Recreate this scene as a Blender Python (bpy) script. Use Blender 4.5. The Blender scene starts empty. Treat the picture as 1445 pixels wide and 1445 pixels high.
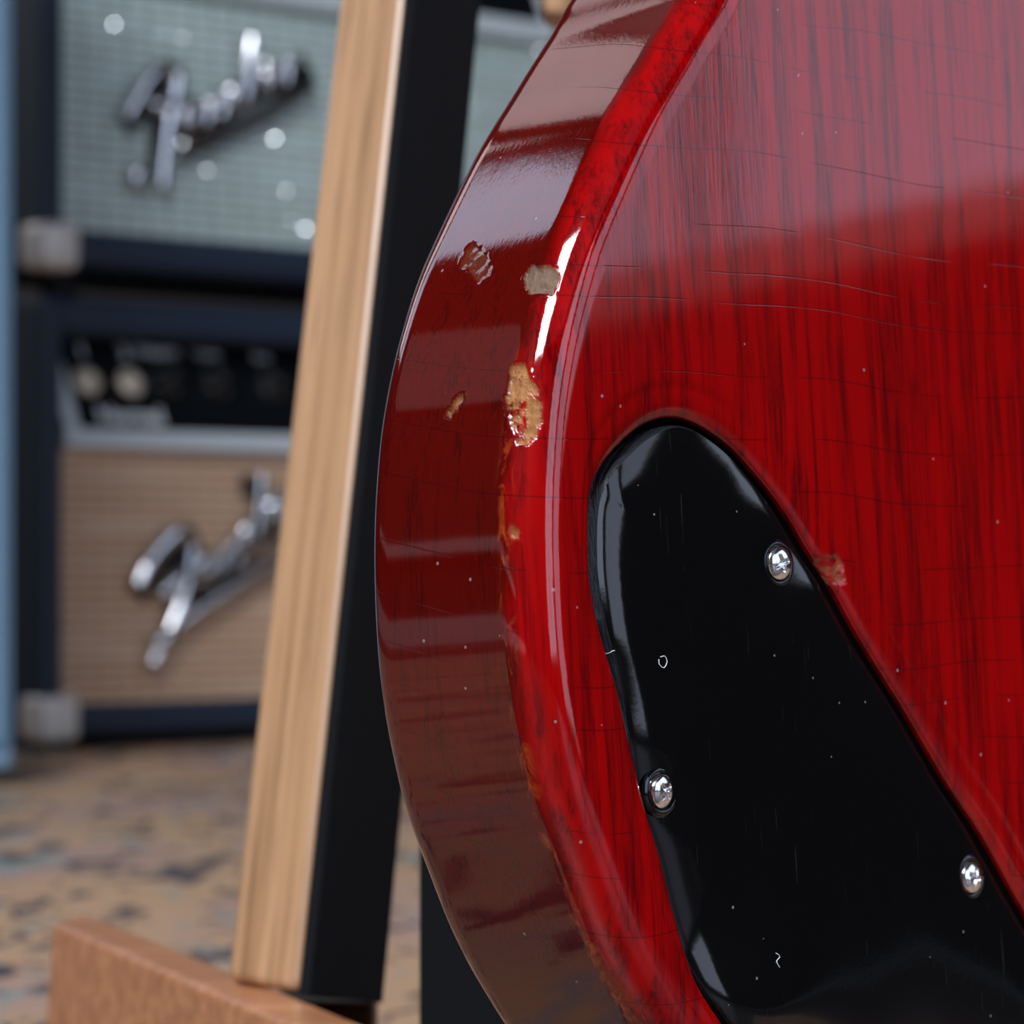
import bpy, bmesh, math, random
import numpy as np
from mathutils import Vector, Matrix, noise
from mathutils.geometry import delaunay_2d_cdt

# ------------------------------------------------------------------ camera, world, lights, exposure
SC = bpy.context.scene
COL = SC.collection
F, CAM_H, HORIZON = 4545.0, 0.15, 790.0            # focal length in pixels, camera height, image row of the horizon

def px(x, y, d):
    """point of the world that the photograph shows at pixel x, y when it stands d metres ahead"""
    return Vector(((x - 722.5) * d / F, d, CAM_H - (y - HORIZON) * d / F))

cam_d = bpy.data.cameras.new('camera')
cam = bpy.data.objects.new('camera', cam_d)
COL.objects.link(cam)
cam.location = (0, 0, CAM_H)
cam.rotation_euler = (math.pi / 2, 0, 0)
cam_d.sensor_width = 36
cam_d.lens = 36 * F / 1445
cam_d.shift_y = (HORIZON - 722.5) / 1445
cam_d.clip_start = 0.01
cam_d.dof.use_dof = True
cam_d.dof.focus_distance = 0.522
cam_d.dof.aperture_fstop = cam_d.lens / 4.2
SC.camera = cam

SC.view_settings.view_transform = 'Standard'
SC.view_settings.look = 'None'
SC.view_settings.gamma = 1
SC.view_settings.use_curve_mapping = False
SC.view_settings.exposure = 0.9
SC.cycles.use_denoising = True
SC.cycles.max_bounces = 8
SC.cycles.caustics_reflective = False
SC.cycles.caustics_refractive = False

world = bpy.data.worlds.new('world')
SC.world = world
world.use_nodes = True
world.node_tree.nodes['Background'].inputs['Color'].default_value = (0.62, 0.74, 1.0, 1)
world.node_tree.nodes['Background'].inputs['Strength'].default_value = 0.35

ROOM = dict(x0=-2.3, x1=2.5, y0=-3.6, y1=4.2, z1=3.3)
SKY = (0.68, 0.78, 1.0)

def window_light(name, centre, direction, w, h, radiance):
    """area light for one window, including the added ones"""
    d = bpy.data.lights.new(name, 'AREA')
    d.shape = 'RECTANGLE'
    d.size, d.size_y = w, h
    d.color = SKY
    d.energy = radiance * w * h * math.pi
    o = bpy.data.objects.new(name, d)
    COL.objects.link(o)
    o.location = centre
    o.rotation_euler = Vector(direction).to_track_quat('-Z', 'Y').to_euler()
    return o

# openings: along-wall range, height range
WIN_RIGHT = (-0.30, 1.5, 0.66, 2.2)
ADDED_DOOR = (-1.35, -0.40, 0.12, 2.2)                   # added tall light beside it, for the streak on the plate's left edge
ADDED_SIDE = (-3.5, -1.55, 0.35, 2.9)                      # added on the same wall, nearer, to brighten the amplifiers
WIN_LEFT = (1.95, 2.58, 1.2, 2.95)                     # clear panes
ADDED_BEIGE = (2.72, 3.62, 1.2, 3.1)                     # added beige light, to be reflected in the body's side
ROOF_AZ, ROOF_NEAR, ROOF_FAR = math.radians(-112), 1.75, 3.85   # roof window: direction from the guitar and distances
def wall_light(name, axis, at, win, inward, radiance):
    a, z = (win[0] + win[1]) / 2, (win[2] + win[3]) / 2
    c = (at, a, z) if axis == 0 else (a, at, z)
    return window_light(name, c, inward, win[1] - win[0], win[3] - win[2], radiance)
wall_light('daylight_right', 0, ROOM['x1'] + .08, WIN_RIGHT, (-1, 0, 0), .66)
wall_light('added_door_light', 0, ROOM['x1'] + .08, ADDED_DOOR, (-1, 0, 0), .9)
wall_light('added_side_light', 0, ROOM['x1'] + .08, ADDED_SIDE, (-1, 0, 0), 1.5)
wall_light('daylight_left', 0, ROOM['x0'] - .08, WIN_LEFT, (1, 0, 0), 1.3)
beige_light = wall_light('added_beige_light', 0, ROOM['x0'] - .08, ADDED_BEIGE, (1, 0, 0), 1.2)
beige_light.data.color = (1.0, .86, .80)
strip_light = window_light('added_strip_light', (-2.09, 3.45, ROOM['z1'] - .012), (0, 0, -1), .37, 1.1, .72)   # added strip of light under the ceiling, reflected in the body's side
strip_light.data.color = (1.0, .84, .86)
ROOF_W = 1.4
ROOF_C = Vector((math.cos(ROOF_AZ), math.sin(ROOF_AZ), 0)) * ((ROOF_NEAR + ROOF_FAR) / 2) + Vector((0, .5, ROOM['z1'] - .012))
roof_light = window_light('daylight_roof', ROOF_C, (0, 0, -1), ROOF_FAR - ROOF_NEAR, ROOF_W, 18.8)
roof_light.data.color = (.93, .95, 1.0)
roof_light.rotation_euler = (0, 0, ROOF_AZ)

# ------------------------------------------------------------------ helpers
class Nodes:
    def __init__(self, name):
        self.m = bpy.data.materials.new(name)
        self.m.use_nodes = True
        self.t = self.m.node_tree
        self.b = self.t.nodes['Principled BSDF']
    def n(self, kind, **kw):
        o = self.t.nodes.new('ShaderNode' + kind)
        for k, v in kw.items():
            if k.startswith('i_'):
                key = k[2:]
                key = int(key) if key.isdigit() else key.replace('_', ' ')
                self.put(o.inputs[key], v)
            else:
                setattr(o, k, v)
        return o
    def put(self, sock, v):
        if isinstance(v, bpy.types.NodeSocket):
            self.t.links.new(v, sock)
        else:
            if isinstance(v, tuple) and len(v) == 3 and sock.type == 'RGBA':
                v = (*v, 1)
            sock.default_value = v
    def bs(self, **kw):
        for k, v in kw.items():
            self.put(self.b.inputs[k.replace('_', ' ')], v)
        return self.m
    def coord(self, scale=(1, 1, 1), rot=(0, 0, 0), kind='Object'):
        c = self.n('TexCoord')
        mp = self.n('Mapping')
        self.t.links.new(c.outputs[kind], mp.inputs['Vector'])
        mp.inputs['Scale'].default_value = scale
        mp.inputs['Rotation'].default_value = rot
        return mp.outputs['Vector']
    def noise(self, vec, scale=1.0, detail=3.0, rough=0.5, dist=0.0):
        o = self.n('TexNoise', i_Vector=vec, i_Scale=scale, i_Detail=detail, i_Roughness=rough, i_Distortion=dist)
        return o.outputs['Fac']
    def ramp(self, fac, *stops):
        r = self.n('ValToRGB')
        self.t.links.new(fac, r.inputs['Fac'])
        e = r.color_ramp.elements
        while len(e) < len(stops):
            e.new(0.5)
        for el, (pos, c) in zip(e, stops):
            el.position = pos
            el.color = (c, c, c, 1) if isinstance(c, (int, float)) else (*c, 1)
        return r.outputs['Color']
    def math(self, op, a, b=None, clamp=False):
        o = self.n('Math', operation=op, use_clamp=clamp)
        self.put(o.inputs[0], a)
        if b is not None:
            self.put(o.inputs[1], b)
        return o.outputs[0]
    def mix(self, fac, a, b, mode='MIX'):
        o = self.n('Mix', data_type='RGBA', blend_type=mode)
        self.put(o.inputs[0], fac)
        self.put(o.inputs[6], a)
        self.put(o.inputs[7], b)
        return o.outputs[2]
    def attr(self, name):
        return self.n('Attribute', attribute_name=name).outputs['Fac']
    def bump(self, height, strength=0.2, dist=0.001, normal=None):
        o = self.n('Bump', i_Strength=strength, i_Distance=dist)
        self.put(o.inputs['Height'], height)
        if normal is not None:
            self.put(o.inputs['Normal'], normal)
        return o.outputs['Normal']

def mesh_object(name, verts, faces, mat=None, parent=None, smooth=False, mats=None, mat_index=None):
    me = bpy.data.meshes.new(name)
    me.from_pydata([tuple(v) for v in verts], [], [tuple(f) for f in faces])
    for m in (mats or ([mat] if mat else [])):
        me.materials.append(m)
    if smooth:
        me.polygons.foreach_set('use_smooth', [True] * len(me.polygons))
    if mat_index is not None:
        me.polygons.foreach_set('material_index', mat_index)
    me.update()
    o = bpy.data.objects.new(name, me)
    COL.objects.link(o)
    if parent:
        o.parent = parent
    return o

def bm_object(name, bm, mat=None, parent=None, smooth=False):
    me = bpy.data.meshes.new(name)
    bmesh.ops.recalc_face_normals(bm, faces=bm.faces)
    bm.to_mesh(me)
    bm.free()
    if mat:
        me.materials.append(mat)
    if smooth:
        me.polygons.foreach_set('use_smooth', [True] * len(me.polygons))
    o = bpy.data.objects.new(name, me)
    COL.objects.link(o)
    if parent:
        o.parent = parent
    return o

def add_box(bm, lo, hi, bevel=0.0, seg=2):
    r = bmesh.ops.create_cube(bm, size=1)
    vs = r['verts']
    for v in vs:
        v.co = Vector([lo[i] + (v.co[i] + .5) * (hi[i] - lo[i]) for i in range(3)])
    if bevel:
        es = list({e for v in vs for e in v.link_edges})
        bmesh.ops.bevel(bm, geom=es, offset=bevel, segments=seg, affect='EDGES', profile=0.5)

def box(name, lo, hi, mat, parent=None, bevel=0.0, seg=2):
    bm = bmesh.new()
    add_box(bm, lo, hi, bevel, seg)
    return bm_object(name, bm, mat, parent, smooth=False)

def add_hexa(bm, pts, bevel=0.0, seg=2):
    """eight corners: bottom ring of four, then top ring of four"""
    vs = [bm.verts.new(p) for p in pts]
    fs = [(3, 2, 1, 0), (4, 5, 6, 7), (0, 1, 5, 4), (1, 2, 6, 5), (2, 3, 7, 6), (3, 0, 4, 7)]
    for f in fs:
        bm.faces.new([vs[i] for i in f])
    if bevel:
        es = list({e for v in vs for e in v.link_edges})
        bmesh.ops.bevel(bm, geom=es, offset=bevel, segments=seg, affect='EDGES', profile=0.5)

def add_tube(bm, pts, rad, sides=8, flat=1.0, up=None):
    """a round bar along points; rad is a number or one per point"""
    pts = [Vector(p) for p in pts]
    rads = rad if isinstance(rad, (list, tuple)) else [rad] * len(pts)
    rings = []
    for i, p in enumerate(pts):
        t = (pts[min(i + 1, len(pts) - 1)] - pts[max(i - 1, 0)]).normalized()
        ref = Vector(up) if up is not None else (Vector((0, 0, 1)) if abs(t.z) < .9 else Vector((1, 0, 0)))
        s = t.cross(ref).normalized()
        w = s.cross(t).normalized()
        rings.append([bm.verts.new(p + s * rads[i] * math.cos(2 * math.pi * k / sides) + w * rads[i] * flat * math.sin(2 * math.pi * k / sides))
                      for k in range(sides)])
    for a, b in zip(rings, rings[1:]):
        for k in range(sides):
            bm.faces.new((a[k], a[(k + 1) % sides], b[(k + 1) % sides], b[k]))
    bm.faces.new(rings[0][::-1])
    bm.faces.new(rings[-1])

def add_lathe(bm, profile, sides=24, mat=Matrix()):
    """profile of (radius, height) turned about local Z"""
    rings = []
    for r, z in profile:
        if r < 1e-7:
            rings.append([bm.verts.new(mat @ Vector((0, 0, z)))])
        else:
            rings.append([bm.verts.new(mat @ Vector((r * math.cos(2 * math.pi * k / sides), r * math.sin(2 * math.pi * k / sides), z))) for k in range(sides)])
    for a, b in zip(rings, rings[1:]):
        for k in range(sides):
            k2 = (k + 1) % sides
            if len(a) == 1 and len(b) == 1:
                continue
            if len(a) == 1:
                bm.faces.new((a[0], b[k], b[k2]))
            elif len(b) == 1:
                bm.faces.new((a[k], a[k2], b[0]))
            else:
                bm.faces.new((a[k], a[k2], b[k2], b[k]))

def catmull(pts, n, closed=False):
    P = np.array(pts, float)
    out = []
    m = len(P)
    rng = range(m) if closed else range(m - 1)
    for i in rng:
        p0, p1, p2, p3 = (P[(i - 1) % m], P[i], P[(i + 1) % m], P[(i + 2) % m]) if closed else \
            (P[max(i - 1, 0)], P[i], P[i + 1], P[min(i + 2, m - 1)])
        for k in range(n):
            t = k / n
            out.append(.5 * ((2 * p1) + (p2 - p0) * t + (2 * p0 - 5 * p1 + 4 * p2 - p3) * t * t + (3 * p1 - p0 - 3 * p2 + p3) * t ** 3))
    if not closed:
        out.append(P[-1])
    return np.array(out)

def resample(P, spacing, closed=True):
    """points along a polyline at a spacing that may depend on the position"""
    P = np.vstack([P, P[:1]]) if closed else P
    seg = np.linalg.norm(np.diff(P, axis=0), axis=1)
    L = np.concatenate([[0], np.cumsum(seg)])
    s, out = 0.0, []
    while s < L[-1] - 1e-9:
        q = np.array([np.interp(s, L, P[:, 0]), np.interp(s, L, P[:, 1])])
        out.append(q)
        s += spacing(q)
    if closed and np.linalg.norm(out[-1] - P[0]) < spacing(out[-1]) * .5:
        out.pop()
    return np.array(out)

def smooth_loop(P, times):
    for _ in range(times):
        P = .25 * np.roll(P, 1, 0) + .5 * P + .25 * np.roll(P, -1, 0)
    return P

def loop_normals(P):
    """outward normals of a counter-clockwise loop"""
    t = np.roll(P, -1, 0) - np.roll(P, 1, 0)
    t /= np.linalg.norm(t, axis=1)[:, None]
    return np.stack([t[:, 1], -t[:, 0]], 1)

def poly_dist(p, poly):
    """signed distance of a point to a polygon, negative inside"""
    x, y = p
    best, inside = 1e9, False
    m = len(poly)
    for i in range(m):
        ax, ay = poly[i]
        bx, by = poly[(i + 1) % m]
        dx, dy = bx - ax, by - ay
        t = max(0, min(1, ((x - ax) * dx + (y - ay) * dy) / (dx * dx + dy * dy + 1e-12)))
        best = min(best, math.hypot(x - ax - t * dx, y - ay - t * dy))
        if (ay > y) != (by > y) and x < (bx - ax) * (y - ay) / (by - ay + 1e-15) + ax:
            inside = not inside
    return -best if inside else best

def empty(name, label, cat, loc=(0, 0, 0), group=None):
    o = bpy.data.objects.new(name, None)
    COL.objects.link(o)
    o.location = loc
    o.empty_display_size = .05
    o['label'] = label
    o['category'] = cat
    if group:
        o['group'] = group
    return o

def structure(o):
    o['kind'] = 'structure'
    return o

# ------------------------------------------------------------------ materials
def simple(name, color, rough=.5, metal=0.0, spec=.5, coat=0.0, coat_rough=.05):
    return Nodes(name).bs(Base_Color=color, Roughness=rough, Metallic=metal, Specular_IOR_Level=spec, Coat_Weight=coat, Coat_Roughness=coat_rough)

def mat_cherry():
    """worn transparent cherry lacquer over mahogany, with hairline lacquer checking and bare wood where 'bare' is 1"""
    N = Nodes('cherry_lacquer')
    v = N.coord()
    # grain: fine pores stretched along the body
    g1 = N.noise(N.coord((1500, 65, 1500), (0, 0, .06)), 1, 3, .6, .5)
    g2 = N.noise(N.coord((300, 16, 300), (0, 0, .06)), 1, 3, .55, .6)
    g3 = N.noise(N.coord((30, 6, 30)), 1, 2, .5)
    pores = N.ramp(g1, (.47, 0.0), (.60, 1.0))
    bands = N.ramp(g2, (.42, 0.0), (.60, 1.0))
    fine = N.ramp(N.noise(N.coord((3200, 140, 3200)), 1, 2, .5), (.50, 0.0), (.62, .75))
    pores = N.math('MAXIMUM', pores, N.math('MULTIPLY', fine, .6))
    streak = N.math('MULTIPLY', pores, N.math('ADD', N.math('MULTIPLY', bands, .85), .18), clamp=True)
    red = N.mix(g3, (.29, .0001, .0008), (.42, .0002, .0008))
    red = N.mix(N.math('MULTIPLY', bands, .55), red, (.17, .0002, .0016))
    red = N.mix(N.math('MULTIPLY', streak, .58), red, (.020, .0002, .0018))
    # the edge wood drinks the stain: browner
    side_red = N.mix(g3, (.066, .0012, .0005), (.112, .0022, .0005))
    side_red = N.mix(N.math('MULTIPLY', streak, .45), side_red, (.014, .0012, .001))
    red = N.mix(N.attr('side'), red, side_red)
    # rubbed through to orange along the roundover
    w1 = N.noise(N.coord((420, 130, 420)), 1, 5, .65, 1.0)
    worn = N.math('MULTIPLY', N.attr('rubbed'), N.ramp(w1, (.52, 0.0), (.62, 1.0)), clamp=True)
    red = N.mix(worn, red, (.36, .055, .012))
    # lacquer checking: thin lines across the grain at uneven spacing
    sep = N.n('SeparateXYZ')
    N.put(sep.inputs[0], v)
    bend = N.noise(N.coord((9, 4, 9)), 1, 2, .5)
    wline = N.math('ADD', N.math('MULTIPLY', sep.outputs[1], 115.0), N.math('MULTIPLY', bend, 2.2))
    wline = N.math('ADD', wline, N.math('MULTIPLY', sep.outputs[2], 30.0))
    vor = N.n('TexVoronoi', voronoi_dimensions='1D', feature='DISTANCE_TO_EDGE', i_W=wline, i_Scale=1.0)
    line = N.ramp(vor.outputs['Distance'], (.006, 1.0), (.016, 0.0))
    brk = N.ramp(N.noise(N.coord((45, 45, 45)), 1, 2, .5), (.42, 0.0), (.50, 1.0))
    line = N.math('MULTIPLY', line, brk)
    red = N.mix(N.math('MULTIPLY', line, .65), red, (.05, .001, .003))
    # dust specks
    vd = N.n('TexVoronoi', i_Vector=v, i_Scale=230.0)
    rs = N.n('SeparateColor')
    N.put(rs.inputs[0], vd.outputs['Color'])
    spot = N.math('MULTIPLY', N.math('LESS_THAN', vd.outputs['Distance'], .065), N.math('GREATER_THAN', rs.outputs[0], .80))
    red = N.mix(N.math('MULTIPLY', spot, .55), red, (.40, .34, .36))
    # bare wood in the chips
    wood_n = N.noise(N.coord((1500, 300, 1500)), 1, 4, .7)
    wood = N.mix(wood_n, (.12, .045, .014), (.62, .29, .095))
    wood = N.mix(N.attr('grey'), wood, N.mix(wood_n, (.06, .036, .022), (.30, .195, .125)))
    bare = N.attr('bare')
    col = N.mix(bare, red, wood)
    h = N.math('ADD', N.math('MULTIPLY', g1, .25), N.math('MULTIPLY', N.noise(N.coord((120, 25, 120)), 1, 3, .5), 1.0))
    h = N.math('SUBTRACT', h, N.math('MULTIPLY', line, .08))
    nrm = N.bump(h, .06, .0005)
    nrm = N.bump(N.math('MULTIPLY', wood_n, bare), .8, .0004, nrm)
    rough = N.math('ADD', .38, N.math('MULTIPLY', bare, .35))
    scuff = N.noise(N.coord((60, 60, 60)), 1, 4, .6)
    cr = N.math('ADD', .03, N.math('MULTIPLY', scuff, .05))
    return N.bs(Base_Color=col, Roughness=rough, Specular_IOR_Level=N.math('MULTIPLY', bare, .3), Coat_Weight=N.math('SUBTRACT', 1.0, N.math('MULTIPLY', bare, .9)),
                Coat_Roughness=cr, Coat_IOR=1.54, Normal=nrm, Coat_Normal=nrm)

def mat_cover():
    """scratched glossy black plastic"""
    N = Nodes('black_plastic')
    v = N.coord()
    fine = N.noise(N.coord((900, 900, 900)), 1, 3, .6)
    vd = N.n('TexVoronoi', i_Vector=v, i_Scale=300.0)
    rs = N.n('SeparateColor')
    N.put(rs.inputs[0], vd.outputs['Color'])
    spot = N.math('MULTIPLY', N.math('LESS_THAN', vd.outputs['Distance'], .08), N.math('GREATER_THAN', rs.outputs[0], .82))
    scr = None
    for k, (ang, sc) in enumerate(((.5, 1), (-.9, 1.3), (1.3, .8))):
        vv = N.coord((2200 * sc, 60 * sc, 60), (0, 0, ang))
        s = N.ramp(N.noise(vv, 1, 1, .4), (.74, 0.0), (.78, 1.0))
        s = N.math('MULTIPLY', s, N.ramp(N.noise(N.coord((40 + 13 * k, 40, 40)), 1, 2, .5), (.48, 0.0), (.60, 1.0)))
        scr = s if scr is None else N.math('MAXIMUM', scr, s)
    col = N.mix(N.math('MULTIPLY', spot, .4), (.0022, .0024, .0030), (.45, .47, .50))
    nrm = N.bump(N.math('SUBTRACT', N.math('MULTIPLY', fine, .25), scr), .10, .0002)
    return N.bs(Base_Color=col, Roughness=N.math('ADD', .07, N.math('MULTIPLY', scr, .3)), Specular_IOR_Level=.5, Normal=nrm)

def mat_plastic_edge():
    N = Nodes('sawn_black_plastic_edge')
    n = N.noise(N.coord((300, 300, 2500)), 1, 4, .6)
    return N.bs(Base_Color=(.006, .008, .012), Roughness=.38, Normal=N.bump(n, .7, .0006))

def mat_oak(name, dark=(.30, .165, .082), light=(.60, .37, .21), axis=2, s=1.0, rough=.33):
    N = Nodes(name)
    sc = [190 * s] * 3
    sc[axis] = 3.5 * s
    sc2 = [620 * s] * 3
    sc2[axis] = 22 * s
    a = N.noise(N.coord(tuple(sc)), 1, 4, .55, .3)
    b = N.noise(N.coord(tuple(sc2)), 1, 3, .6)
    col = N.mix(N.ramp(a, (.30, 0.0), (.70, 1.0)), dark, light)
    col = N.mix(N.math('MULTIPLY', N.ramp(b, (.52, 0.0), (.70, 1.0)), .5), col, tuple(c * .45 for c in dark))
    return N.bs(Base_Color=col, Roughness=rough, Specular_IOR_Level=.5, Normal=N.bump(b, .25, .0004))

def mat_foam():
    N = Nodes('black_foam')
    n = N.noise(N.coord((1400, 1400, 1400)), 1, 4, .7)
    return N.bs(Base_Color=(.0028, .0042, .0068), Roughness=.92, Specular_IOR_Level=.25, Normal=N.bump(n, .5, .0006))

def mat_tolex():
    N = Nodes('black_tolex')
    n = N.noise(N.coord((420, 420, 420)), 1, 4, .7)
    return N.bs(Base_Color=(.012, .028, .055), Roughness=.5, Specular_IOR_Level=.5, Normal=N.bump(n, .6, .001))

def mat_grille(name, base, bright, cell_x, cell_z, accent):
    """woven grille cloth: cells of thread, brighter rows, scattered pale threads"""
    N = Nodes(name)
    c = N.n('TexCoord')
    sep = N.n('SeparateXYZ')
    N.put(sep.inputs[0], c.outputs['Object'])
    cx = N.math('MULTIPLY', sep.outputs[0], 1 / cell_x)
    cz = N.math('MULTIPLY', sep.outputs[2], 1 / cell_z)
    sx = N.math('ABSOLUTE', N.math('SINE', N.math('MULTIPLY', cx, math.pi)))
    sz = N.math('ABSOLUTE', N.math('SINE', N.math('MULTIPLY', cz, math.pi)))
    fine = N.noise(N.coord((300, 300, 300)), 1, 3, .6)
    rows = N.noise(N.coord((6, 6, 1 / cell_z)), 1, 1, .5)
    h = N.math('MULTIPLY', N.ramp(sz, (.05, 0.0), (.7, 1.0)), N.ramp(sx, (.02, .35), (.45, 1.0)))
    f = N.math('MULTIPLY', h, N.math('ADD', .45, N.math('MULTIPLY', fine, .9)), clamp=True)
    col = N.mix(f, base, bright)
    col = N.mix(N.math('MULTIPLY', N.ramp(rows, (.50, 0.0), (.68, 1.0)), .5), col, accent)
    return N.bs(Base_Color=col, Roughness=.6, Specular_IOR_Level=.4, Normal=N.bump(h, .5, .001))

def mat_rug():
    """worn oriental rug: sandy pile with navy, teal and rust motifs"""
    N = Nodes('oriental_rug')
    base = N.mix(N.noise(N.coord((9, 9, 9)), 1, 3, .6), (.56, .34, .19), (.64, .44, .29))
    big = N.noise(N.coord((16, 9, 9), (0, 0, .5)), 1, 3, .6, .8)
    mid = N.noise(N.coord((34, 17, 20), (0, 0, -.3)), 1, 3, .6, 1.0)
    mid2 = N.noise(N.coord((27, 13, 31), (0, 0, .8)), 1, 3, .6, 1.0)
    fine = N.noise(N.coord((700, 700, 700)), 1, 3, .6)
    pink = N.noise(N.coord((7, 5, 13)), 1, 2, .5)
    col = N.mix(N.ramp(pink, (.48, 0.0), (.60, .8)), base, (.50, .34, .29))
    col = N.mix(N.ramp(mid2, (.57, 0.0), (.63, .8)), col, (.27, .37, .37))
    col = N.mix(N.ramp(mid, (.555, 0.0), (.60, .95)), col, (.040, .055, .085))
    col = N.mix(N.ramp(big, (.62, 0.0), (.67, .85)), col, (.055, .075, .11))
    col = N.mix(N.math('MULTIPLY', fine, .35), col, (.10, .07, .05))
    return N.bs(Base_Color=col, Roughness=.95, Specular_IOR_Level=.15, Normal=N.bump(fine, .8, .002))

CHERRY, COVER, COVER_EDGE = mat_cherry(), mat_cover(), mat_plastic_edge()
OAK = mat_oak('oiled_oak')
FOOT_OAK = mat_oak('reddish_oak', (.32, .125, .055), (.62, .29, .14), axis=0)
SHADED_OAK = mat_oak('shaded_oak', (.040, .018, .009), (.085, .042, .022), axis=0)  # oak with the shade under the post put into its colour
FOAM, TOLEX = mat_foam(), mat_tolex()
CHROME = simple('chrome', (.74, .76, .78), .10, 1.0)
STEEL = simple('nickel_screw', (.80, .81, .83), .13, 1.0)
BLACK = simple('flat_black', (.003, .003, .004), .7)
CAVITY_DARK = simple('cavity_dark', (.006, .0025, .003), .45)  # near-black wall and floor of the cavity
PANEL_BLACK = simple('black_panel_enamel', (.0040, .0062, .0085), .30)
SILVER_TRIM = simple('brushed_silver_trim', (.66, .76, .80), .45, .0)
IVORY = simple('panel_lettering_white', (.80, .86, .90), .6)
KNOB = simple('black_knob', (.008, .009, .011), .3)
NUT = simple('jack_nut_nickel', (.86, .78, .62), .35, .2)
CORNER = simple('nickel_corner', (.86, .83, .76), .4, .15)
RUBBER = simple('rubber', (.010, .010, .010), .8)
GREY_CLOTH = mat_grille('grey_cabinet_cloth', (.11, .24, .36), (.28, .50, .68), .004, .003, (.28, .48, .65))
GRILLE_SILVER = mat_grille('silver_grille_cloth', (.12, .19, .19), (.72, .88, .85), .021, .0088, (.60, .76, .78))
GRILLE_BROWN = mat_grille('aged_brown_grille_cloth', (.26, .155, .095), (.82, .55, .37), .019, .0088, (.80, .63, .47))
FOIL = simple('foil_thread', (.75, .80, .82), .10, 1.0)
PLASTER = simple('dark_wall_paint', (.05, .045, .042), .9, spec=.2)
DARKWOOD = simple('dark_beam', (.03, .02, .015), .6)
PALE_PANEL = simple('pale_panel', (.55, .45, .40), .8)
CEILING = simple('ceiling_cream', (.42, .36, .34), .9)
FLOORB = mat_oak('floor_boards', (.035, .02, .012), (.08, .045, .028), axis=1, s=.15, rough=.4)
WHITE_PAINT = simple('white_gloss_paint', (.75, .75, .74), .35)
FRETWOOD = simple('rosewood', (.05, .025, .015), .5)

# ------------------------------------------------------------------ the room
R_ = ROOM
def wall(name, axis, at, lo, hi, wins=(), thick=.10, sign=1):
    """a wall slab with an optional window opening; axis 0: plane x = at, axis 1: plane y = at"""
    bm = bmesh.new()
    def slab(a0, a1, z0, z1):
        if axis == 0:
            add_box(bm, (min(at, at + sign * thick), a0, z0), (max(at, at + sign * thick), a1, z1))
        else:
            add_box(bm, (a0, min(at, at + sign * thick), z0), (a1, max(at, at + sign * thick), z1))
    edge = lo
    for a0, a1, z0, z1 in wins:
        slab(edge, a0, 0, R_['z1']); slab(a0, a1, 0, z0); slab(a0, a1, z1, R_['z1'])
        edge = a1
    slab(edge, hi, 0, R_['z1'])
    return structure(bm_object(name, bm, PLASTER))

def window(name, axis, at, win, bars=2):
    """painted frame, mullions and sill in an opening"""
    a0, a1, z0, z1 = win
    root = structure(bpy.data.objects.new(name, None))
    COL.objects.link(root)
    def piece(nm, p0, p1, q0, q1, d=.05):
        lo, hi = ((at - d / 2, p0, q0), (at + d / 2, p1, q1)) if axis == 0 else ((p0, at - d / 2, q0), (p1, at + d / 2, q1))
        box(nm, lo, hi, WHITE_PAINT, root, .004)
    t = .05
    piece('frame_rail', a0, a1, z0, z0 + t); piece('frame_rail', a0, a1, z1 - t, z1)
    piece('frame_stile', a0, a0 + t, z0 + t, z1 - t); piece('frame_stile', a1 - t, a1, z0 + t, z1 - t)
    for k in range(1, bars):
        c = a0 + (a1 - a0) * k / bars
        piece('mullion', c - .02, c + .02, z0 + t, z1 - t, .04)
    return root

structure(box('floor', (R_['x0'] - .1, R_['y0'] - .1, -.06), (R_['x1'] + .1, R_['y1'] + .1, -.008), FLOORB))
structure(box('ceiling', (R_['x0'] - .1, R_['y0'] - .1, R_['z1']), (R_['x1'] + .1, R_['y1'] + .1, R_['z1'] + .06), CEILING))
structure(box('reflected_panel', (R_['x0'] + .0005, .55, 1.10), (R_['x0'] + .025, 1.45, 1.62), PALE_PANEL, None, .004))  # unseen pale panel, added for its reflection in the body's side
structure(box('reflected_rail', (R_['x0'] + .0005, -1.5, .345), (R_['x0'] + .03, 1.9, .40), WHITE_PAINT, None, .004))  # unseen white rail, added for a thin reflected band on the side
wall('wall_right', 0, R_['x1'], R_['y0'], R_['y1'], [ADDED_SIDE, ADDED_DOOR, WIN_RIGHT], sign=1)
wall('wall_left', 0, R_['x0'], R_['y0'], R_['y1'], [WIN_LEFT, ADDED_BEIGE], sign=-1)
wall('wall_near', 1, R_['y0'], R_['x0'], R_['x1'], [], sign=-1)
wall('wall_back', 1, R_['y1'], R_['x0'], R_['x1'], [], sign=1)
window('window_1', 0, R_['x1'] + .04, WIN_RIGHT, 2)
window('added_door', 0, R_['x1'] + .04, ADDED_DOOR, 1)  # frame for the added tall light
window('added_window_side', 0, R_['x1'] + .04, ADDED_SIDE, 2)  # frame for the added amplifier light
window('window_2', 0, R_['x0'] - .04, WIN_LEFT, 1)
window('added_window_beige', 0, R_['x0'] - .04, ADDED_BEIGE, 1)  # frame for the added beige light
roof = structure(bpy.data.objects.new('window_4', None))
COL.objects.link(roof)
roof.location, roof.rotation_euler = ROOF_C, (0, 0, ROOF_AZ)
hl_ = (ROOF_FAR - ROOF_NEAR) / 2
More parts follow.
